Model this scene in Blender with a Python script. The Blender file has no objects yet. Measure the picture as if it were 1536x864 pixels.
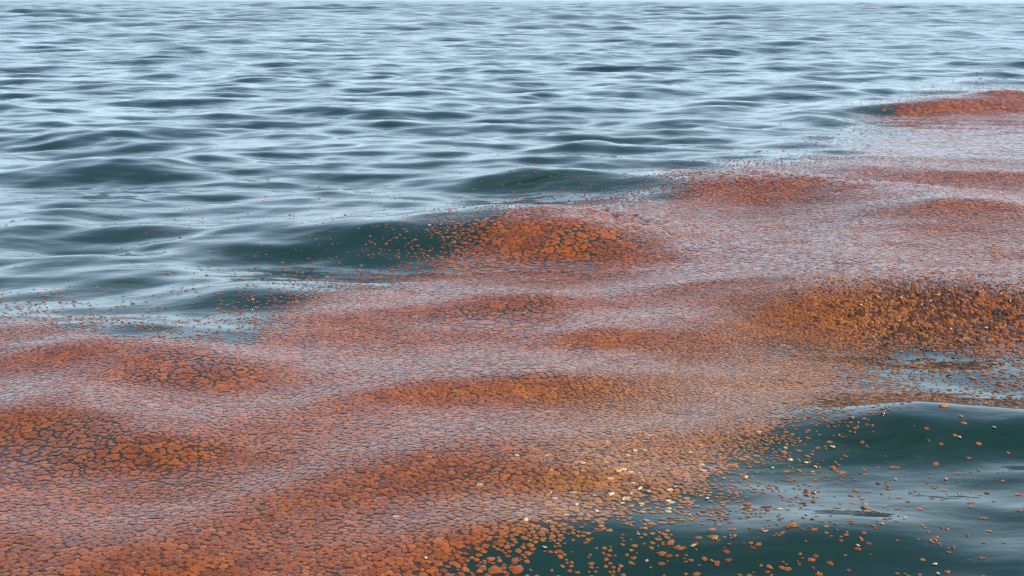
import bpy, math
import numpy as np

# ------------------------------------------------------------------ camera
scene = bpy.context.scene
CAM_H = 1.5
FOCAL = 50.0
FPX = 1536 * FOCAL / 36.0
PITCH = math.atan((432 + 5.0) / FPX)          # sea horizon sits at the very top edge
ROLL = math.radians(-0.12)
cam_data = bpy.data.cameras.new('camera')
cam_data.lens = FOCAL
cam_data.sensor_width = 36.0
cam_data.clip_start = 0.05
cam_data.clip_end = 20000
cam = bpy.data.objects.new('camera', cam_data)
scene.collection.objects.link(cam)
cam.location = (0, 0, CAM_H)
cam.rotation_euler = (math.pi / 2 - PITCH, ROLL, 0)
cam.data.dof.use_dof = False
scene.camera = cam

# ------------------------------------------------------------------ sky and sun
SUN_EL = math.radians(33)
SUN_AZ = math.radians(108)                    # clockwise from +Y: from behind, to the right
world = bpy.data.worlds.new('World')
scene.world = world
world.use_nodes = True
wt = world.node_tree
wt.nodes.clear()
wo = wt.nodes.new('ShaderNodeOutputWorld')
bg = wt.nodes.new('ShaderNodeBackground')
sky = wt.nodes.new('ShaderNodeTexSky')
sky.sky_type = 'NISHITA'
sky.sun_disc = False
sky.sun_elevation = SUN_EL
sky.sun_rotation = SUN_AZ
sky.air_density = 1.0
sky.dust_density = 0.5
sky.ozone_density = 3.0
bg.inputs['Strength'].default_value = 0.14
# thin bright high cloud and haze over the blue
tc = wt.nodes.new('ShaderNodeTexCoord')
cmap = wt.nodes.new('ShaderNodeMapping')
cmap.inputs['Scale'].default_value = (1.0, 1.0, 3.0)
cn = wt.nodes.new('ShaderNodeTexNoise')
cn.inputs['Scale'].default_value = 2.2
cn.inputs['Detail'].default_value = 5
cn.inputs['Roughness'].default_value = .6
cr = wt.nodes.new('ShaderNodeMapRange')
cr.inputs['From Min'].default_value = .35
cr.inputs['From Max'].default_value = .70
cr.inputs['To Min'].default_value = .70
cr.inputs['To Max'].default_value = .92
cm = wt.nodes.new('ShaderNodeMix')
cm.data_type = 'RGBA'
cm.inputs['B'].default_value = (5.3, 6.9, 8.4, 1)
wt.links.new(tc.outputs['Generated'], cmap.inputs['Vector'])
wt.links.new(cmap.outputs['Vector'], cn.inputs['Vector'])
wt.links.new(cn.outputs['Fac'], cr.inputs['Value'])
# the haze lies low: thick along the horizon, thinning upwards
sx = wt.nodes.new('ShaderNodeSeparateXYZ')
wt.links.new(tc.outputs['Generated'], sx.inputs['Vector'])
hz = wt.nodes.new('ShaderNodeMapRange')
hz.interpolation_type = 'SMOOTHSTEP'
hz.inputs['From Min'].default_value = 0.0
hz.inputs['From Max'].default_value = .54
hz.inputs['To Min'].default_value = 1.15
hz.inputs['To Max'].default_value = .14
wt.links.new(sx.outputs['Z'], hz.inputs['Value'])
hm = wt.nodes.new('ShaderNodeMath')
hm.operation = 'MULTIPLY'
hm.use_clamp = True
wt.links.new(cr.outputs['Result'], hm.inputs[0])
wt.links.new(hz.outputs['Result'], hm.inputs[1])
wt.links.new(hm.outputs['Value'], cm.inputs['Factor'])
wt.links.new(sky.outputs['Color'], cm.inputs['A'])
wt.links.new(cm.outputs['Result'], bg.inputs['Color'])
wt.links.new(bg.outputs['Background'], wo.inputs['Surface'])

sun_d = bpy.data.lights.new('sun', 'SUN')
sun_d.energy = 4.7
sun_d.angle = math.radians(0.5)
sun_d.color = (1.0, 0.94, 0.85)
sun = bpy.data.objects.new('sun', sun_d)
scene.collection.objects.link(sun)
# the lamp shines along its local -Z; local +Z points at the sun
sun.rotation_euler = (math.pi / 2 - SUN_EL, 0, math.pi - SUN_AZ)
sun.location = (30, -30, 40)

scene.view_settings.view_transform = 'Standard'
scene.view_settings.look = 'None'
scene.view_settings.gamma = 1.0
scene.view_settings.use_curve_mapping = False
scene.view_settings.exposure = 0.45

rng = np.random.default_rng(7)

# ------------------------------------------------------------------ survey helpers
CP, SP = math.cos(PITCH), math.sin(PITCH)

def ground(px, py, z=0.0):
    """point of the place at height z seen at photo pixel px, py"""
    u = (px - 768.0) / FPX
    v = (432.0 - py) / FPX
    dx = u
    dy = CP + v * SP
    dz = -SP + v * CP
    t = (z - CAM_H) / dz
    return dx * t, dy * t

def survey(x, y, z=0.0):
    """survey coordinates of points of the place (where the sheet lies in the photograph)"""
    zc = z - CAM_H
    depth = y * CP - zc * SP
    up = y * SP + zc * CP
    depth = np.maximum(depth, 0.05)
    return 768.0 + FPX * x / depth, 432.0 - FPX * up / depth

def _hash(ix, iy, seed):
    h = (ix.astype(np.int64) * 374761393 + iy.astype(np.int64) * 668265263 + seed * 974634777) & 0x7fffffff
    h = ((h ^ (h >> 13)) * 1274126177) & 0x7fffffff
    h = (h ^ (h >> 16)) & 0xffffff
    return h / float(0xffffff)

def vnoise(x, y, seed=0):
    ix = np.floor(x); iy = np.floor(y)
    fx = x - ix; fy = y - iy
    fx = fx * fx * (3 - 2 * fx); fy = fy * fy * (3 - 2 * fy)
    ix = ix.astype(np.int64); iy = iy.astype(np.int64)
    a = _hash(ix, iy, seed); b = _hash(ix + 1, iy, seed)
    c = _hash(ix, iy + 1, seed); d = _hash(ix + 1, iy + 1, seed)
    return (a * (1 - fx) + b * fx) * (1 - fy) + (c * (1 - fx) + d * fx) * fy

def fbm(x, y, seed=0, octs=3):
    s = 0; a = 0.5; t = 0
    for i in range(octs):
        s = s + a * vnoise(x * 2 ** i, y * 2 ** i, seed + i * 17); t += a; a *= 0.5
    return s / t

# ------------------------------------------------------------------ the waves
# crest: survey px, py, half length px, height m, front width m, back width m, turn deg
CRESTS = [
    # waves that carry the mat
    (1415, 147, 95, .26, .60, 1.6, 4), (1530, 141, 60, .28, .6, 1.4, 0),
    (1470, 252, 130, .11, .42, .9, 0), (1290, 254, 60, .07, .4, .8, 0),
    (1080, 268, 120, .14, .6, 1.2, 0), (1260, 281, 110, .10, .6, 1.2, -4), (1430, 292, 110, .18, .62, 1.2, -8),
    (870, 333, 130, .18, .60, 1.2, 5), (690, 330, 150, .15, .62, 1.1, 10), (520, 348, 130, .11, .5, 1.0, 16),
    (330, 358, 90, .08, .45, .8, 12),
    (1040, 432, 150, .055, .34, .6, 0), (775, 447, 90, .065, .30, .6, 6), (1240, 392, 70, .04, .3, .5, 0),
    (1050, 395, 60, .03, .3, .5, 0),
    (900, 492, 120, .050, .28, .5, -4), (1060, 512, 60, .03, .25, .5, -5),
    (1450, 428, 230, .165, .40, .85, 4), (1230, 458, 110, .08, .35, .7, 24),
    (140, 514, 150, .10, .38, .65, -3), (320, 560, 120, .035, .30, .5, -10), (20, 498, 60, .04, .25, .4, 0),
    (560, 470, 160, .06, .40, .7, 30),
    (800, 556, 190, .075, .30, .55, 18), (560, 590, 120, .03, .25, .5, 28),
    (60, 604, 130, .09, .34, .55, -6), (230, 650, 120, .05, .30, .5, -12), (470, 640, 100, .02, .25, .4, 0),
    (650, 672, 230, .085, .36, .60, 28), (960, 700, 160, .035, .32, .5, 0), (250, 800, 200, .03, .3, .5, 20),
    (1370, 630, 190, .085, .24, .50, 0), (1200, 792, 210, .055, .24, .34, 2), 
    (1300, 560, 150, .02, .22, .4, 0), (760, 780, 200, .035, .3, .5, 18),
    (600, 850, 260, .05, .26, .5, 24),
    # open water
    (120, 250, 75, .12, .50, .9, 6), (40, 330, 100, .12, .55, .9, 8), (315, 234, 80, .12, .5, .9, 2), (240, 255, 70, .08, .45, .8, 8),
    (220, 345, 70, .07, .4, .7, 8), (120, 200, 75, .10, .6, 1.0, 0), (200, 208, 60, .06, .5, .9, -6),
    (380, 440, 150, .07, .38, .7, 30), (790, 257, 70, .10, .5, .9, -3), (860, 268, 60, .07, .5, .8, -4),
    (880, 222, 50, .06, .5, .9, 6), (1180, 236, 60, .03, .5, .9, 0),
    (645, 133, 50, .13, .7, 1.3, 3), (560, 166, 70, .06, .6, 1.0, 4), (440, 162, 70, .07, .6, 1.0, 0), (600, 182, 90, .06, .6, 1.0, 4),
    (975, 130, 75, .12, .7, 1.2, 0), (1235, 128, 95, .11, .7, 1.2, 2), (1195, 119, 30, .07, .6, 1.0, 0),
    (1080, 163, 40, .06, .5, 1.0, 0), (1075, 188, 35, .06, .45, .8, 2), (1215, 174, 35, .06, .5, .9, 0), (1262, 178, 40, .06, .5, .9, 2),
    (1180, 211, 50, .04, .45, .8, 0), (1440, 102, 90, .09, .8, 1.4, 3), (390, 118, 60, .08, .7, 1.2, 0),
    (330, 148, 90, .06, .6, 1.1, 0), (420, 200, 60, .05, .5, .9, -6), (530, 215, 60, .05, .5, .8, 6), (690, 215, 70, .05, .5, .8, 6),
    (450, 65, 30, .10, .9, 1.5, 0), (940, 40, 60, .08, 1.0, 1.6, 0), (20, 168, 70, .08, .6, 1.0, 4),
]

N_MAT = 36                                     # crests that carry the mat come first

def _unit_spread():
    r = np.random.default_rng(21)
    comps = []
    n = 84
    for i in range(n):
        lam = 0.30 * (7.0 / 0.30) ** (i / (n - 1.0))
        # the wind blows towards the shore, waves spread either side of it
        th = r.normal(math.radians(-8), math.radians(36))
        k = 2 * math.pi / lam
        comps.append((k * math.sin(th), k * math.cos(th), lam, r.uniform(0, 2 * math.pi)))
    for i in range(18):                                # longer waves of the open sea
        lam = 6.0 * (20.0 / 6.0) ** (i / 17.0)
        th = r.normal(math.radians(-8), math.radians(22))
        k = 2 * math.pi / lam
        comps.append((k * math.sin(th), k * math.cos(th), lam, r.uniform(0, 2 * math.pi)))
    return comps
COMPS = _unit_spread()

# outline and thickness of the mat, 0 (open water) to 9 (closed)
DROWS = [60, 108, 135, 162, 216, 270, 324, 378, 432, 486, 540, 594, 648, 702, 756, 810, 864]
DTAB = np.array([
    [0, 0, 0, 0, 0, 0, 0, 0, 0, 0, 0, 0, 0, 0, 0, 0, 0],
    [0, 0, 0, 0, 0, 0, 0, 0, 0, 0, 0, 0, 0, 0, 0, 0, 0],
    [0, 0, 0, 0, 0, 0, 0, 0, 0, 0, 0, 0, 0, 0, .5, 6, 7],
    [0, 0, 0, 0, 0, 0, 0, 0, 0, 0, 0, 0, 0, 1, 7.5, 9, 9],
    [0, 0, 0, 0, 0, 0, 0, 0, 0, 0, 0, 0, 1, 5, 9, 9, 9],
    [.2, .3, .2, .5, .3, .15, .15, .4, 1.2, .8, 2.5, 8, 9, 9, 9, 9, 9],
    [.5, .4, .3, .6, .8, .8, 1.6, 2.8, 5.5, 9, 9, 9, 9, 9, 9, 9, 9],
    [.3, .3, .4, 1.1, 1.3, 1.8, 3.2, 6, 9, 9, 9, 9, 9, 9, 9, 9, 9],
    [.3, .3, .3, .6, 1.4, 3.6, 6, 8.5, 9, 9, 9, 9, 9, 9, 9, 9, 9],
    [5, 3.5, 1.2, 2.4, 6, 8.5, 9, 9, 9, 9, 9, 9, 9, 9, 9, 8.7, 8.6],
    [9, 9, 8.5, 8.5, 9, 9, 9, 9, 9, 9, 9, 9, 8.8, 7.8, 6.4, 5.2, 6],
    [9, 9, 9, 9, 9, 9, 9, 9, 9, 9, 9, 9, 8.8, 8, 7, 6, 5.4],
    [9, 9, 9, 9, 9, 9, 9, 9, 9, 9, 9, 9, 8.6, 4, .8, .6, .5],
    [9, 9, 9, 9, 9, 9, 9, 9, 9, 9, 8.8, 8.4, 4.5, 1.2, .7, .6, .5],
    [9, 9, 9, 9, 9, 9, 9, 9, 8.8, 8.6, 7.0, 6.0, 3.2, 1.3, 1.1, .7, .5],
    [9, 9, 9, 9, 9, 9, 9, 8.7, 7.0, 6.4, 4.2, 3.2, 2.0, 2.0, 1.2, .6, .4],
    [9, 9, 9, 9, 9, 9, 8.7, 7, 5.4, 4.4, 3.2, 2.6, 1.8, 1.6, 1.1, .6, .5],
]) / 9.0

def density(x, y):
    px, py = survey(x, y)
    n1 = fbm(x * 1.3, y * 1.3, 5) - .5
    n2 = fbm(x * 1.3, y * 1.3, 91) - .5
    px = px + n1 * 110
    py = py + n2 * np.clip(py - 60, 0, 400) * 0.16
    c = np.clip(px / 96.0, 0, 15.999)
    ci = c.astype(int); cf = c - ci
    rr = np.interp(py, DROWS, np.arange(len(DROWS)))
    rr = np.clip(rr, 0, len(DROWS) - 1.001)
    ri = rr.astype(int); rf = rr - ri
    d = (DTAB[ri, ci] * (1 - cf) + DTAB[ri, ci + 1] * cf) * (1 - rf) + (DTAB[ri + 1, ci] * (1 - cf) + DTAB[ri + 1, ci + 1] * cf) * rf
    d = np.where(y < 2.2, d * 0.5, d)
    return d

def crack_field(x, y):
    """where the mat is torn into plates with open water between them"""
    px, py = survey(x, y)
    g = lambda cx, cy, sx, sy: np.exp(-((px - cx) / sx) ** 2 - ((py - cy) / sy) ** 2)
    torn = g(250, 585, 120, 32) + g(130, 655, 130, 32) + .8 * g(290, 715, 140, 40) + .9 * g(880, 388, 80, 18) + .7 * g(640, 500, 110, 28) + .8 * g(620, 720, 160, 40)
    return np.clip((fbm(x * 1.6, y * 2.0, 33) + .13 * torn - .60) * 6.0, 0, 1)

CREST_W = []
for n_, (px, py, hl, A, wf, wb, ang) in enumerate(CRESTS):
    A *= .70 if n_ < N_MAT else .62
    hl *= 1.3 if n_ < N_MAT else 1.1
    x, y = ground(px, py, A)
    CREST_W.append((x, y, hl / FPX * math.hypot(x, y), A, wf * .8, wb * .85, math.radians(ang)))

def height(x, y):
    r = np.hypot(x, y)
    z = np.zeros_like(x)
    # swell calms under the mat and close to the boat
    calm = np.clip((r - 4.0) / 26.0, 0, 1)
    calm = (0.62 + 0.17 * calm) * (1 - .58 * density(x, y) * np.clip(30 / np.maximum(r, 1), 0, 1))
    dr = np.clip(r * r / 3467.0, 0.02, r * 0.0055)     # what the sheet can carry at that distance
    for kx, ky, lam, ph in COMPS:
        slope = 0.031 if lam > 0.6 else 0.027
        if lam > 1.5: slope = 0.022
        if lam > 3.0:
            slope = 0.010 + 0.024 * np.clip((r - 25) / 60.0, 0, 1)
        if lam > 7.0:
            slope = 0.026 * np.clip((r - 50) / 120.0, 0, 1)
        a = slope * lam / (2 * math.pi)
        f = np.clip(lam / (dr * 2.2) - 0.6, 0, 1)
        s = np.sin(kx * x + ky * y + ph)
        z += a * f * calm * (s - .22 * (1 - 2 * s * s))      # crests a little sharper than troughs
    for (cx, cy, hl, A, wf, wb, ang) in CREST_W:
        R = max(hl * 2.2, wb * 2.6)
        m = (np.abs(x - cx) < R * 1.3) & (np.abs(y - cy) < R * 1.3)
        if not m.any():
            continue
        dx = x[m] - cx; dy = y[m] - cy
        ca, sa = math.cos(ang), math.sin(ang)
        u = dx * ca + dy * sa
        v = -dx * sa + dy * ca
        v = v + 0.10 * wf * np.sin(u / max(hl, .1) * 3.0 + cx * 5)
        w = np.where(v < 0, wf, wb)
        z[m] += A * np.exp(-(u / hl) ** 2) * (np.exp(-(v / w) ** 2) - 0.12 * np.exp(-((v + 1.8 * wf) / (1.0 * wf)) ** 2))
    return z

# ------------------------------------------------------------------ materials
def new_mat(name):
    m = bpy.data.materials.new(name)
    m.use_nodes = True
    nt = m.node_tree
    nt.nodes.clear()
    out = nt.nodes.new('ShaderNodeOutputMaterial')
    b = nt.nodes.new('ShaderNodeBsdfPrincipled')
    nt.links.new(b.outputs[0], out.inputs[0])
    return m, nt, b

def N(nt, typ, **kw):
    n = nt.nodes.new(typ)
    for k, v in kw.items():
        setattr(n, k, v)
    return n

def water_material():
    m, nt, b = new_mat('sea_water')
    L = nt.links.new
    geo = N(nt, 'ShaderNodeNewGeometry')
    film = N(nt, 'ShaderNodeAttribute', attribute_name='film')
    # greenish scum film, streaked
    mp = N(nt, 'ShaderNodeMapping'); mp.inputs['Scale'].default_value = (1.6, 5.5, 1)
    L(geo.outputs['Position'], mp.inputs['Vector'])
    nz = N(nt, 'ShaderNodeTexNoise'); nz.inputs['Scale'].default_value = 1.6; nz.inputs['Detail'].default_value = 6
    nz.inputs['Roughness'].default_value = .65; nz.inputs['Distortion'].default_value = 1.2
    L(mp.outputs[0], nz.inputs['Vector'])
    rp = N(nt, 'ShaderNodeMapRange'); rp.inputs['From Min'].default_value = .42; rp.inputs['From Max'].default_value = .72
    L(nz.outputs['Fac'], rp.inputs['Value'])
    mul = N(nt, 'ShaderNodeMath', operation='MULTIPLY'); L(rp.outputs[0], mul.inputs[0]); L(film.outputs['Fac'], mul.inputs[1])
    # water body
    nb = N(nt, 'ShaderNodeTexNoise'); nb.inputs['Scale'].default_value = .35; nb.inputs['Detail'].default_value = 3
    L(geo.outputs['Position'], nb.inputs['Vector'])
    mix0 = N(nt, 'ShaderNodeMix', data_type='RGBA')
    mix0.inputs['A'].default_value = (.0026, .0165, .0120, 1)
    mix0.inputs['B'].default_value = (.0055, .0290, .0190, 1)
    L(nb.outputs['Fac'], mix0.inputs['Factor'])
    mix1 = N(nt, 'ShaderNodeMix', data_type='RGBA')
    L(mul.outputs[0], mix1.inputs['Factor']); L(mix0.outputs['Result'], mix1.inputs['A'])
    mix1.inputs['B'].default_value = (.09, .125, .10, 1)
    # algae dust hanging in the water under the closed mat
    st = N(nt, 'ShaderNodeAttribute', attribute_name='stain')
    mix2 = N(nt, 'ShaderNodeMix', data_type='RGBA')
    L(st.outputs['Fac'], mix2.inputs['Factor']); L(mix1.outputs['Result'], mix2.inputs['A'])
    mix2.inputs['B'].default_value = (.105, .030, .008, 1)
    L(mix2.outputs['Result'], b.inputs['Base Color'])
    b.inputs['IOR'].default_value = 1.333
    rou = N(nt, 'ShaderNodeAttribute', attribute_name='chop')
    L(rou.outputs['Fac'], b.inputs['Roughness'])
    # capillary ripples: fine relief, stronger on the open water far out
    rip = N(nt, 'ShaderNodeAttribute', attribute_name='ripple')
    mp2 = N(nt, 'ShaderNodeMapping'); mp2.inputs['Scale'].default_value = (3.0, 5.0, 1)
    L(geo.outputs['Position'], mp2.inputs['Vector'])
    n2 = N(nt, 'ShaderNodeTexNoise'); n2.inputs['Scale'].default_value = 1.0; n2.inputs['Detail'].default_value = 3
    L(mp2.outputs[0], n2.inputs['Vector'])
    bp = N(nt, 'ShaderNodeBump'); bp.inputs['Distance'].default_value = .05
    L(n2.outputs['Fac'], bp.inputs['Height']); L(rip.outputs['Fac'], bp.inputs['Strength'])
    L(bp.outputs[0], b.inputs['Normal'])
    return m

def algae_material():
    m, nt, b = new_mat('wet_algae')
    L = nt.links.new
    geo = N(nt, 'ShaderNodeNewGeometry')
    col = N(nt, 'ShaderNodeAttribute', attribute_name='tint')
    nz = N(nt, 'ShaderNodeTexNoise'); nz.inputs['Scale'].default_value = 170; nz.inputs['Detail'].default_value = 3
    L(geo.outputs['Position'], nz.inputs['Vector'])
    rp = N(nt, 'ShaderNodeMapRange'); rp.inputs['From Min'].default_value = .25; rp.inputs['From Max'].default_value = .75
    rp.inputs['To Min'].default_value = .62; rp.inputs['To Max'].default_value = 1.38
    L(nz.outputs['Fac'], rp.inputs['Value'])
    mx = N(nt, 'ShaderNodeMix', data_type='RGBA', blend_type='MULTIPLY'); mx.inputs['Factor'].default_value = 1
    L(col.outputs['Color'], mx.inputs['A']); L(rp.outputs[0], mx.inputs['B'])
    L(mx.outputs['Result'], b.inputs['Base Color'])
    b.inputs['Roughness'].default_value = .65
    b.inputs['Specular IOR Level'].default_value = .05
    bp = N(nt, 'ShaderNodeBump'); bp.inputs['Distance'].default_value = .004; bp.inputs['Strength'].default_value = .6
    L(nz.outputs['Fac'], bp.inputs['Height'])
    L(bp.outputs[0], b.inputs['Normal'])
    # a film of water lies over the algae
    b.inputs['Coat Weight'].default_value = 1.0
    b.inputs['Coat IOR'].default_value = 1.333
    b.inputs['Coat Roughness'].default_value = .09
    return m

def foam_glint_material():
    m, nt, b = new_mat('cream_foam_and_glint')
    L = nt.links.new
    geo = N(nt, 'ShaderNodeNewGeometry')
    nz = N(nt, 'ShaderNodeTexNoise'); nz.inputs['Scale'].default_value = 220; nz.inputs['Detail'].default_value = 2
    L(geo.outputs['Position'], nz.inputs['Vector'])
    mx = N(nt, 'ShaderNodeMix', data_type='RGBA')
    mx.inputs['A'].default_value = (.36, .22, .09, 1); mx.inputs['B'].default_value = (.66, .55, .36, 1)
    L(nz.outputs['Fac'], mx.inputs['Factor']); L(mx.outputs['Result'], b.inputs['Base Color'])
    b.inputs['Roughness'].default_value = .35
    bp = N(nt, 'ShaderNodeBump'); bp.inputs['Distance'].default_value = .003; bp.inputs['Strength'].default_value = .7
    L(nz.outputs['Fac'], bp.inputs['Height']); L(bp.outputs[0], b.inputs['Normal'])
    return m

MAT_WATER = water_material()
MAT_ALGAE = algae_material()
MAT_FOAM_GLINT = foam_glint_material()

# ------------------------------------------------------------------ mesh helper
def mesh_from(name, co, faces_flat, counts, mat, tint=None, smooth=True):
    me = bpy.data.meshes.new(name)
    me.vertices.add(len(co))
    me.vertices.foreach_set('co', np.ascontiguousarray(co, dtype=np.float32).ravel())
    me.loops.add(len(faces_flat))
    me.loops.foreach_set('vertex_index', np.ascontiguousarray(faces_flat, dtype=np.int32))
    me.polygons.add(len(counts))
    starts = np.concatenate([[0], np.cumsum(counts)[:-1]]).astype(np.int32)
    me.polygons.foreach_set('loop_start', starts)
    me.polygons.foreach_set('use_smooth', np.full(len(counts), smooth, dtype=bool))
    me.update(calc_edges=True)
    if tint is not None:
        at = me.attributes.new('tint', 'FLOAT_COLOR', 'POINT')
        c4 = np.ones((len(co), 4), dtype=np.float32); c4[:, :3] = tint
        at.data.foreach_set('color', c4.ravel())
    me.materials.append(mat)
    return me

def link(name, me, label=None, cat=None, kind=None, group=None):
    o = bpy.data.objects.new(name, me)
    scene.collection.objects.link(o)
    if label: o['label'] = label
    if cat: o['category'] = cat
    if kind: o['kind'] = kind
    if group: o['group'] = group
    return o

# ------------------------------------------------------------------ the water sheet
def build_water():
    rs = [0.3]
    while rs[-1] < 9000:
        r = rs[-1]
        if r < 2.5:
            d = 0.12
        else:
            d = min(max(r * r / 3467.0, 0.025), r * 0.0055)
            if r > 500: d = r * 0.06
        rs.append(r + d)
    rs = np.array(rs)
    a_fine = np.arange(-25.2, 25.21, 0.14)
    a_l = np.linspace(-180, -26, 80)
    a_r = np.linspace(26, 180, 80)[:-1]
    ang = np.radians(np.concatenate([a_l, a_fine, a_r]))
    A, Rr = np.meshgrid(ang, rs)
    X = (Rr * np.sin(A)).ravel(); Y = (Rr * np.cos(A)).ravel()
    Z = height(X, Y)
    fade = np.clip(1.3 - np.hypot(X, Y) / 700.0, 0, 1)
    Z *= fade
    nr, na = A.shape
    i = np.arange(nr - 1)[:, None] * na
    j = np.arange(na)[None, :]
    j2 = (j + 1) % na
    quads = np.stack([i + j, i + na + j, i + na + j2, i + j2], -1).reshape(-1, 4)
    # cap under the camera
    cap = np.arange(na)
    co = np.stack([X, Y, Z], 1)
    flat = np.concatenate([quads[:, ::-1].ravel(), cap[::-1]])
    cnt = np.concatenate([np.full(len(quads), 4), [na]])
    me = mesh_from('water', co, flat, cnt, MAT_WATER)
    # slick film: drifts round the edge of the mat
    px, py = survey(X, Y)
    def blob(cx, cy, sx, sy):
        return np.exp(-((px - cx) / sx) ** 2 - ((py - cy) / sy) ** 2)
    film = 0.9 * blob(1190, 185, 170, 38) + .75 * blob(1180, 710, 110, 50) + .8 * blob(1150, 800, 190, 26) + .5 * blob(840, 285, 120, 25)
    film += .45 * blob(1400, 740, 200, 50) + .35 * blob(150, 440, 200, 50)
    film = np.clip(film, 0, 1) * (Y > 2)
    at = me.attributes.new('film', 'FLOAT', 'POINT')
    at.data.foreach_set('value', film.astype(np.float32))
    Dm = density(X, Y)
    big = crack_field(X, Y)
    stain = np.clip((Dm - .80) / .15, 0, 1) * (1 - .75 * big) * .75 * (Y > 2)
    at = me.attributes.new('stain', 'FLOAT', 'POINT')
    at.data.foreach_set('value', stain.astype(np.float32))
    r = np.hypot(X, Y)
    rip = np.clip((r - 12) / 40.0, 0, 1) * .5 + .16
    at = me.attributes.new('ripple', 'FLOAT', 'POINT')
    at.data.foreach_set('value', rip.astype(np.float32))
    # waves too small and far for the sheet show as a rougher shine
    chop = .055 + .085 * np.clip((r - 25) / 160.0, 0, 1) ** .7
    at = me.attributes.new('chop', 'FLOAT', 'POINT')
    at.data.foreach_set('value', chop.astype(np.float32))
    return link('water', me, 'rippling dark green sea under the red algae', 'water', 'structure')

# ------------------------------------------------------------------ algae
def super_id(x, y, L):
    gx = np.floor(x / L); gy = np.floor(y / L)
    best = np.full(x.shape, 1e9); bid = np.zeros(x.shape)
    for ox in (-1, 0, 1):
        for oy in (-1, 0, 1):
            cx = gx + ox; cy = gy + oy
            qx = (cx + _hash(cx, cy, 3)) * L; qy = (cy + _hash(cx, cy, 4)) * L
            d = (qx - x) ** 2 + (qy - y) ** 2
            m = d < best
            best = np.where(m, d, best); bid = np.where(m, _hash(cx, cy, 9) + np.round(L * 1e4) * 1e-3 % 1.0, bid)
    return bid

def crest_lift(x, y):
    """where wave tops heap the clumps up into loose wet lumps"""
    px, py = survey(x, y)
    g = lambda cx, cy, sx, sy: np.exp(-((px - cx) / sx) ** 2 - ((py - cy) / sy) ** 2)
    return np.clip(1.2 * g(1420, 480, 190, 42) + .5 * g(930, 348, 60, 14) + .45 * g(1200, 285, 240, 10) + .4 * g(1450, 150, 90, 12), 0, 1)

def fine_grain(x, y):
    px, py = survey(x, y)
    g = lambda cx, cy, sx, sy: np.exp(-((px - cx) / sx) ** 2 - ((py - cy) / sy) ** 2)
    return np.clip(g(1030, 620, 210, 95) + .7 * g(1250, 480, 200, 80), 0, 1)

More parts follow.
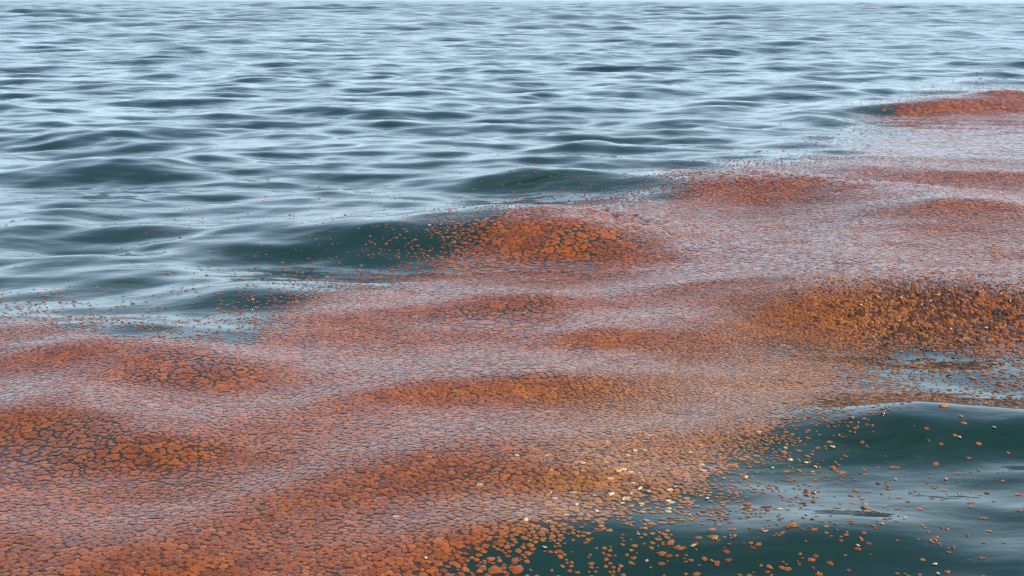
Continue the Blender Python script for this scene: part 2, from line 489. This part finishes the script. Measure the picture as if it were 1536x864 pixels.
def band(y0, y1, s, M, half, seed, grain=None, plate=2.0, crack=1.0):
    r = np.random.default_rng(seed)
    xs = np.arange(-half(y1), half(y1) + s, s)
    ys = np.arange(y0 - 2 * s, y1 + 2 * s, s * .92)
    X, Y = np.meshgrid(xs, ys)
    X = X + (np.arange(len(ys)) % 2)[:, None] * s * .5
    X = X + r.uniform(-.42, .42, X.shape) * s
    Y = Y + r.uniform(-.42, .42, X.shape) * s
    fg = fine_grain(X, Y)
    W = s * s * (r.random(X.shape) ** 2) * 0.9 * (1 - .7 * fg)
    D = density(X, Y)
    dense = D > .80
    big = crack_field(X, Y)
    sid = super_id(X, Y, s * plate * (1 + .25 * np.round(vnoise(X * .9, Y * .9, 77) * 3) + .6 * np.round(big)))
    hair = np.clip((fbm(X * 2.3, Y * 2.3, 37) - .5) * 4.0, 0, 1)
    D2 = np.clip(D, 0, 1)
    keep_p = np.where(D2 > .92, 1.0, np.clip(D2 / .92, 0, 1) ** 1.15)
    if grain == 'loose': keep_p = keep_p * .30
    if grain == 'coarse': keep_p = np.where(D2 < .75, keep_p * .72, keep_p)
    if y0 > 5: keep_p = np.where(D2 < .3, keep_p * .55, keep_p)
    holes = fbm(X / (s * 6), Y / (s * 6), 71)
    keepf = (holes * .55 + r.random(X.shape) * .45)
    keepf = np.argsort(np.argsort(keepf.ravel())).reshape(X.shape) / X.size
    keep = keepf < keep_p
    th0 = r.uniform(0, 2 * np.pi, X.shape)
    th = th0[..., None] + np.arange(M) * (2 * np.pi / M)
    rad = np.full(th.shape, 9.0)
    fused = np.zeros(th.shape, bool)
    p = 2
    for oy in range(-2, 3):
        for ox in range(-2, 3):
            if ox == 0 and oy == 0: continue
            Xn = np.roll(np.roll(X, -oy, 0), -ox, 1); Yn = np.roll(np.roll(Y, -oy, 0), -ox, 1)
            Wn = np.roll(np.roll(W, -oy, 0), -ox, 1); Sn = np.roll(np.roll(sid, -oy, 0), -ox, 1)
            dx = Xn - X; dy = Yn - Y
            d = np.hypot(dx, dy) + 1e-6
            same = (Sn == sid) & dense
            gap = np.where(same, -.10 * s, crack * s * (.015 + .05 * hair + .30 * big))
            t = (d * d + W - Wn) / (2 * d) - gap * .5
            c = np.cos(th - np.arctan2(dy, dx)[..., None])
            q = np.where(c > .08, np.maximum(t, 0)[..., None] / np.maximum(c, .08), 9.0)
            fused = np.where(q < rad, same[..., None], fused)
            rad = np.minimum(rad, q)
    cap = s * (.95 + .5 * r.random(X.shape))
    fused &= rad < cap[..., None]
    rad = np.minimum(rad, cap[..., None])
    loose = np.clip((.93 - D2) / .6, 0, 1)
    shrink = 1 - loose * ((.15 if y0 < 5 else .35) + .50 * r.random(X.shape))
    rad = rad * shrink[..., None]
    # soften corners, keep clear of neighbours
    sm = .25 * np.roll(rad, 1, -1) + .5 * rad + .25 * np.roll(rad, -1, -1)
    rad = np.where(loose[..., None] > .2, np.minimum(sm, rad * 1.04), rad * 1.03)
    ph = r.uniform(0, 6.28, (2,) + X.shape)
    lob = .13 * np.sin(2 * th + ph[0][..., None]) + .10 * np.sin(3 * th + ph[1][..., None])
    free = np.where(fused, 0., 1.)
    rad *= 1 + lob * (.35 + 2.1 * loose[..., None]) * free
    rad *= 1 - (.08 + .22 * loose[..., None]) * r.random(rad.shape) * free
    mean = rad.mean(-1)
    ok = keep & (rad.min(-1) > .10 * s) & (mean > .16 * s)
    ok[:p] = ok[-p:] = False; ok[:, :p] = ok[:, -p:] = False
    ok &= (Y >= y0) & (Y < y1) & (np.abs(X) < half(Y))
    if grain == 'coarse': ok &= fg < .45
    if grain == 'loose': ok &= (D2 < .78) & (D2 > .03) & (survey(X, Y)[0] > 620)
    if grain == 'fine': ok &= fg >= .45
    return dict(x=X[ok], y=Y[ok], th=th[ok], rad=rad[ok], D=D2[ok], mean=mean[ok], s=s, fused=fused[ok], sid=sid[ok], dense=dense[ok])

def flecks(n, M, seed):
    """crumbs that have come away from the mat"""
    r = np.random.default_rng(seed)
    y = 3.2 * (18.0 / 3.2) ** (r.random(n) ** .85)
    x = r.uniform(-1, 1, n) * y * .39
    D = density(x, y)
    p = np.where(D < .12, D / .12 * .22, np.where(D < .85, .5, .35))
    p = np.where((y > 6.5) & (D < .3), p * .45, p)
    p *= np.clip(y / 8, .5, 1)
    ok = r.random(n) < p
    x, y, D = x[ok], y[ok], D[ok]
    m = len(x)
    base = .004 + .008 * r.random(m) ** 2
    th = r.uniform(0, 6.28, m)[:, None] + np.arange(M) * (2 * np.pi / M)
    rad = base[:, None] * (.7 + .6 * r.random((m, M)))
    return dict(x=x, y=y, th=th, rad=rad, D=D, mean=base, s=.02, fused=np.zeros(rad.shape, bool), sid=r.random(m), dense=np.zeros(m, bool))

def tints(x, y, D, r, sid=None):
    n = len(x)
    px, py = survey(x, y)
    g = lambda cx, cy, sx, sy: np.exp(-((px - cx) / sx) ** 2 - ((py - cy) / sy) ** 2)
    gold = np.clip(g(1030, 640, 240, 110) + .8 * g(1350, 560, 240, 160) + .95 * g(920, 780, 200, 80), 0, 1)
    gold = np.clip(gold * .75 + r.normal(0, .16, n) + np.clip((.6 - D), 0, 1) * .7, 0, 1)[:, None]
    red = np.array([.235, .051, .0020]); och = np.array([.285, .105, .009])
    c = red * (1 - gold) + och * gold
    deep = np.array([.09, .018, .007])
    k = (r.random(n) ** 4)[:, None]
    c = c * (1 - .6 * k) + deep * .6 * k
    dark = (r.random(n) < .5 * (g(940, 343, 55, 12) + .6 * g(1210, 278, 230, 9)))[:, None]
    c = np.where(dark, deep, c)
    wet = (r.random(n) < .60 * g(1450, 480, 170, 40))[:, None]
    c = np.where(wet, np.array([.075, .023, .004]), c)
    pale = (r.random(n) < .010 * (D < .55) + .07 * g(950, 750, 150, 60))[:, None]
    c = np.where(pale, np.array([.45, .28, .12]), c)
    patch = .85 + .35 * fbm(x * 2.2, y * 2.2, 55)
    if sid is not None:                                   # one plate, one shade
        shade = .78 + .44 * ((sid * 7919.0) % 1.0)
    else:
        shade = 1.0
    return c * (r.uniform(.90, 1.10, n) * patch * shade)[:, None]

def clump_geometry(b, seed, two_rings=True):
    """all clumps of a band: centre, shoulder ring, waterline ring, following the waves"""
    r = np.random.default_rng(seed)
    n, M = b['rad'].shape
    cx, cy = b['x'], b['y']
    lift = crest_lift(cx, cy)
    one = b['mean'] * (.05 + .05 * r.random(n)) * (1 + 2.2 * np.clip((.75 - b['D']) / .5, 0, 1))
    plate = b['s'] * (.022 + .030 * ((b['sid'] * 9973.0) % 1.0)) * r.uniform(.85, 1.15, n)
    thick = np.where(b['dense'], plate, one) * (1 + 5 * lift * r.random(n))
    thick = np.minimum(thick, .016)
    cs, sn = np.cos(b['th']), np.sin(b['th'])
    tilt = (r.normal(0, 1, (n, 2)) * (.025 + .28 * lift)[:, None])
    rings = [(.80, .88), (1.0, -.12)] if two_rings else [(1.0, -.05)]
    px = [cx[:, None]]; py = [cy[:, None]]; hz = [thick[:, None] * (1 + 0 * cx[:, None])]
    for f, h in rings:
        jr = 1 + .10 * r.normal(0, 1, (n, M)) * (f < 1)
        rx = b['rad'] * f * jr * cs; ry = b['rad'] * f * jr * sn
        px.append(cx[:, None] + rx); py.append(cy[:, None] + ry)
        hh = thick[:, None] * h * (1 + .18 * r.normal(0, 1, (n, M)))
        if f == 1.0:
            hh = np.where(b['fused'], thick[:, None] * .55, hh)
        if f < 1:
            hh = hh + rx * tilt[:, :1] + ry * tilt[:, 1:]
            hh = np.maximum(hh, thick[:, None] * .35)
        hz.append(hh)
    PX = np.concatenate(px, 1); PY = np.concatenate(py, 1); HZ = np.concatenate(hz, 1)
    Z = height(PX.ravel(), PY.ravel()).reshape(PX.shape) + HZ + .0012
    co = np.stack([PX, PY, Z], -1)                        # n, V, 3
    k = np.arange(M); k2 = (k + 1) % M
    tri = np.stack([np.zeros(M, int), 1 + k, 1 + k2], 1)
    if two_rings:
        quad = np.stack([1 + k, 1 + M + k, 1 + M + k2, 1 + k2], 1)
    else:
        quad = np.zeros((0, 4), int)
    return co, tri, quad

def assemble(name, co, tri, quad, tint, mat):
    n, V, _ = co.shape
    off = (np.arange(n) * V)[:, None, None]
    t = (tri[None] + off).reshape(-1, 3); q = (quad[None] + off).reshape(-1, 4)
    flat = np.concatenate([t.ravel(), q.ravel()])
    cnt = np.concatenate([np.full(len(t), 3), np.full(len(q), 4)])
    tv = np.repeat(tint, V, 0) if tint is not None else None
    return mesh_from(name, co.reshape(-1, 3), flat, cnt, mat, tv)

def merge(parts):
    cos, flats, cnts, tints_ = [], [], [], []
    o = 0
    tri_f, quad_f = [], []
    for co, tri, quad, tint in parts:
        n, V, _ = co.shape
        off = (np.arange(n) * V)[:, None, None] + o
        tri_f.append((tri[None] + off).reshape(-1, 3)); quad_f.append((quad[None] + off).reshape(-1, 4))
        cos.append(co.reshape(-1, 3)); tints_.append(np.repeat(tint, V, 0)); o += n * V
    t = np.concatenate(tri_f); q = np.concatenate(quad_f)
    return np.concatenate(cos), np.concatenate([t.ravel(), q.ravel()]), np.concatenate([np.full(len(t), 3), np.full(len(q), 4)]), np.concatenate(tints_)

def single(name, co, tri, quad, tint, mat, label, cat, group):
    """one clump or plate as an object of its own, origin at its base"""
    base = co[:, 0].mean(0); base[2] = co[..., 2].min()
    me = assemble(name, co - base, tri, quad, tint, mat)
    o = link(name, me, label, cat, None, group)
    o.location = base
    return o

def build_algae():
    near = band(2.7, 7.4, .0165, 7, lambda y: np.asarray(y) * .40 + .25, 1, 'coarse', 2.0)
    lumps = band(2.7, 7.4, .034, 7, lambda y: np.asarray(y) * .40 + .25, 8, 'loose', 1.0)
    lumps['sid'] = lumps['sid'] + 3.0
    near = {k: (np.concatenate([near[k], lumps[k]]) if k != 's' else near[k]) for k in near}
    fine = band(3.2, 7.4, .016, 6, lambda y: np.asarray(y) * .40 + .25, 6, 'fine', 1.3)
    mid = band(7.4, 13.5, .026, 6, lambda y: np.asarray(y) * .39 + .25, 2, None, 1.9, .8)
    far = band(13.5, 30.0, .058, 6, lambda y: np.asarray(y) * .39 + .3, 3, None, 1.2, .35)
    crumbs = flecks(34000, 5, 4)
    parts = []
    picks = []
    for i, b in enumerate((near, mid, far, crumbs, fine)):
        r = np.random.default_rng(100 + i)
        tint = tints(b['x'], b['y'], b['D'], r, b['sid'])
        co, tri, quad = clump_geometry(b, 200 + i, two_rings=(i < 2 or i == 4))
        m = np.ones(len(b['x']), bool)
        if i == 0:
            sx, sy = survey(b['x'], b['y'], co[:, 0, 2])
            dist = np.hypot(b['x'], b['y'])
            inside = (sx > 12) & (sx < 1524) & (sy > 8) & (sy < 856)
            size = b['mean'] ** 2 / dist ** 3            # how large it shows
            loose = b['D'] < .42
            def top(mask, n):
                idx = np.nonzero(mask)[0]
                return idx[np.argsort(-size[idx])][:n]
            for k in top(inside & loose, 150):
                picks.append(('loose', [k])); m[k] = False
            # plates: the cells of the mat that have grown together
            idx = np.nonzero(inside & b['dense'])[0]
            ids, inv = np.unique(b['sid'][idx], return_inverse=True)
            tot = np.bincount(inv, size[idx])
            for q in np.argsort(-tot)[:300]:
                cells = idx[inv == q]
                picks.append(('plate', list(cells))); m[cells] = False
            near_all = (co, tri, quad, tint, sx, sy)
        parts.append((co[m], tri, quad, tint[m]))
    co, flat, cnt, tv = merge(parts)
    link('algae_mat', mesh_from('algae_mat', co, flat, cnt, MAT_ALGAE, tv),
         'rust red mat of countless small floating algae clumps', 'algae', 'stuff')
    co, tri, quad, tint, sx, sy = near_all
    b = near
    # what sets one apart from the next: size, shade, cracks round it, company it keeps
    area = np.array([(b['mean'][c] ** 2).sum() for _, c in picks])
    shade = np.array([tint[c].mean(0) for _, c in picks])
    kinds = np.array([k for k, _ in picks])
    cracks = crack_field(b['x'], b['y'])
    lum = shade @ np.array([.5, .5, 0]); hue = shade[:, 1] / shade[:, 0]
    def rank(v, mask):
        out = np.zeros(len(v)); i = np.nonzero(mask)[0]
        out[i[np.argsort(v[i])]] = np.linspace(0, 1, len(i)); return out
    for kd in ('loose', 'plate'):
        mk = kinds == kd
        ra, rl, rh = rank(area, mk), rank(lum, mk), rank(hue, mk)
        for i in np.nonzero(mk)[0]:
            cells = picks[i][1]
            size = 'large' if ra[i] > .8 else ('small' if ra[i] < .35 else 'middle-sized')
            tone = 'pale ochre' if rl[i] > .85 and rh[i] > .5 else 'dark rust' if rl[i] < .2 else ('golden orange' if rh[i] > .66 else 'brick red' if rh[i] < .33 else 'rust orange')
            if kd == 'loose':
                d = np.hypot(b['x'] - b['x'][cells[0]], b['y'] - b['y'][cells[0]])
                d[cells] = 9
                near_by = (d < .09).sum()
                where = 'drifting alone on dark green water' if near_by == 0 else 'with one neighbour on dark green water' if near_by == 1 else 'in a loose cluster on dark green water'
                single('algae_clump', co[cells], tri, quad, tint[cells], MAT_ALGAE, f'{size} {tone} algae clump {where}', 'algae clump', 'loose clumps on the dark water')
            else:
                lone = b['D'][cells].mean() < .93
                where = 'at the ragged edge of the mat' if lone else 'ringed by wide dark cracks in the mat' if cracks[cells].mean() > .45 else 'between hairline cracks in the mat' if cracks[cells].mean() > .05 else 'packed tight in the closed mat'
                n_l = len(cells)
                ex = np.ptp(b['x'][cells]) + .02; ey = np.ptp(b['y'][cells]) + .02
                form = 'round' if n_l == 1 else 'two-lobed' if n_l == 2 else 'long many-lobed' if max(ex, ey) > 1.8 * min(ex, ey) else 'three-lobed' if n_l == 3 else 'many-lobed'
                single('algae_plate', co[cells], tri, quad, tint[cells], MAT_ALGAE, f'{size} {form} {tone} algae plate {where}', 'algae plate', 'large plates of the mat')

# ------------------------------------------------------------------ foam flecks, pale lumps for sun glints, and a twig
def lump(name, x, y, rx, ry, h, seed, mat, label, cat, group):
    r = np.random.default_rng(seed)
    M = 9
    th = np.arange(M) * 2 * np.pi / M
    rings = [(1.0, -.25), (.92, .35), (.60, .85)]
    pts = []
    for f, hz in rings:
        k = f * (1 + r.uniform(-.28, .28, M))
        pts.append(np.stack([rx * k * np.cos(th), ry * k * np.sin(th), h * hz * (1 + r.uniform(-.2, .2, M))], 1))
    pts.append(np.array([[rx * .1, -ry * .1, h]]))
    P = np.concatenate(pts)
    z0 = height(np.array([x]), np.array([y]))[0] + .001
    f = []; cnt = []
    for ri in range(2):
        for k in range(M):
            f += [ri * M + k, ri * M + (k + 1) % M, (ri + 1) * M + (k + 1) % M, (ri + 1) * M + k]; cnt.append(4)
    for k in range(M):
        f += [2 * M + k, 2 * M + (k + 1) % M, 3 * M]; cnt.append(3)
    o = link(name, mesh_from(name, P, np.array(f), np.array(cnt), mat), label, cat, None, group)
    o.location = (x, y, z0)
    return o

def at_surface(px, py):
    """the point of the wavy surface seen there"""
    z = 0.0
    for _ in range(6):
        x, y = ground(px, py, z)
        z = .5 * z + .5 * height(np.array([x]), np.array([y]))[0]
    return x, y

def build_foam_and_glints():
    edge = [(962, 733), (974, 738), (948, 741), (936, 750), (918, 742), (790, 781), (896, 768), (1003, 752), (1120, 716),
            (1210, 694), (1224, 700), (1186, 690), (1160, 702), (866, 758), (640, 838), (818, 822), (1062, 748)]
    ridge = [(1376, 437), (1352, 447), (1362, 445), (1334, 467), (1300, 452), (1292, 458), (1408, 443), (1480, 492), (1424, 436),  # sun glints on the wet crest, imitated by pale lumps
             (1396, 452), (1318, 446), (1444, 450), (1350, 482), (1462, 433), (1502, 441), (1530, 465)]
    water = [(1358, 777), (1325, 787), (1300, 757), (1408, 860), (1440, 655), (1250, 670), (1492, 640), (1480, 605), (1344, 718), (1420, 718), (1288, 818), (1404, 846)]
    n = 0
    for pts, rr, lab in ((edge, .0062, 'cream foam fleck among orange clumps where the mat breaks up'),
                         (ridge, .0050, 'tiny pale lump standing for a sun glint on the golden algae ridge'),
                         (water, .0042, 'tiny cream fleck floating on the dark green water')):
        for px, py in pts:
            n += 1
            r = np.random.default_rng(900 + n)
            x, y = at_surface(px, py)
            q = rr * r.uniform(.6, 1.3)
            o = lump('foam_or_glint_fleck', x, y, q * r.uniform(1.1, 2.2), q, q * .5, 300 + n, MAT_FOAM_GLINT, lab, 'foam fleck', 'cream foam flecks')
            o.location.z += .006 if 'ridge' in lab else .002
            o.rotation_euler.z = r.uniform(0, 3.1)

def build_twig():
    m, nt, bs = new_mat('dark_bark')
    nz = N(nt, 'ShaderNodeTexNoise'); nz.inputs['Scale'].default_value = 300
    mx = N(nt, 'ShaderNodeMix', data_type='RGBA'); mx.inputs['A'].default_value = (.010, .007, .005, 1); mx.inputs['B'].default_value = (.035, .022, .014, 1)
    nt.links.new(nz.outputs['Fac'], mx.inputs['Factor']); nt.links.new(mx.outputs['Result'], bs.inputs['Base Color'])
    x, y = at_surface(1425, 563)
    z = height(np.array([x]), np.array([y]))[0]
    path = [(-.014, .004, -.002), (-.006, 0, .003), (.002, .001, .004), (.009, -.004, .005), (.015, -.003, .011)]
    rad = [.0018, .0030, .0028, .0022, .0010]
    P = []; f = []; cnt = []
    for (a, b_, c), rr in zip(path, rad):
        for k in range(6):
            t = k * math.pi / 3
            P.append((a, b_ + rr * math.cos(t), c + rr * math.sin(t)))
    for i in range(4):
        for k in range(6):
            f += [i * 6 + k, i * 6 + (k + 1) % 6, i * 6 + 6 + (k + 1) % 6, i * 6 + 6 + k]; cnt.append(4)
    f += [5, 4, 3, 2, 1, 0]; cnt.append(6)
    f += list(range(24, 30)); cnt.append(6)
    o = link('twig', mesh_from('twig', np.array(P), np.array(f), np.array(cnt), m), 'tiny dark bent twig floating on blue water below the algae ridge', 'twig')
    o.location = (x, y, z + .001)

build_water()
build_algae()
build_foam_and_glints()
build_twig()
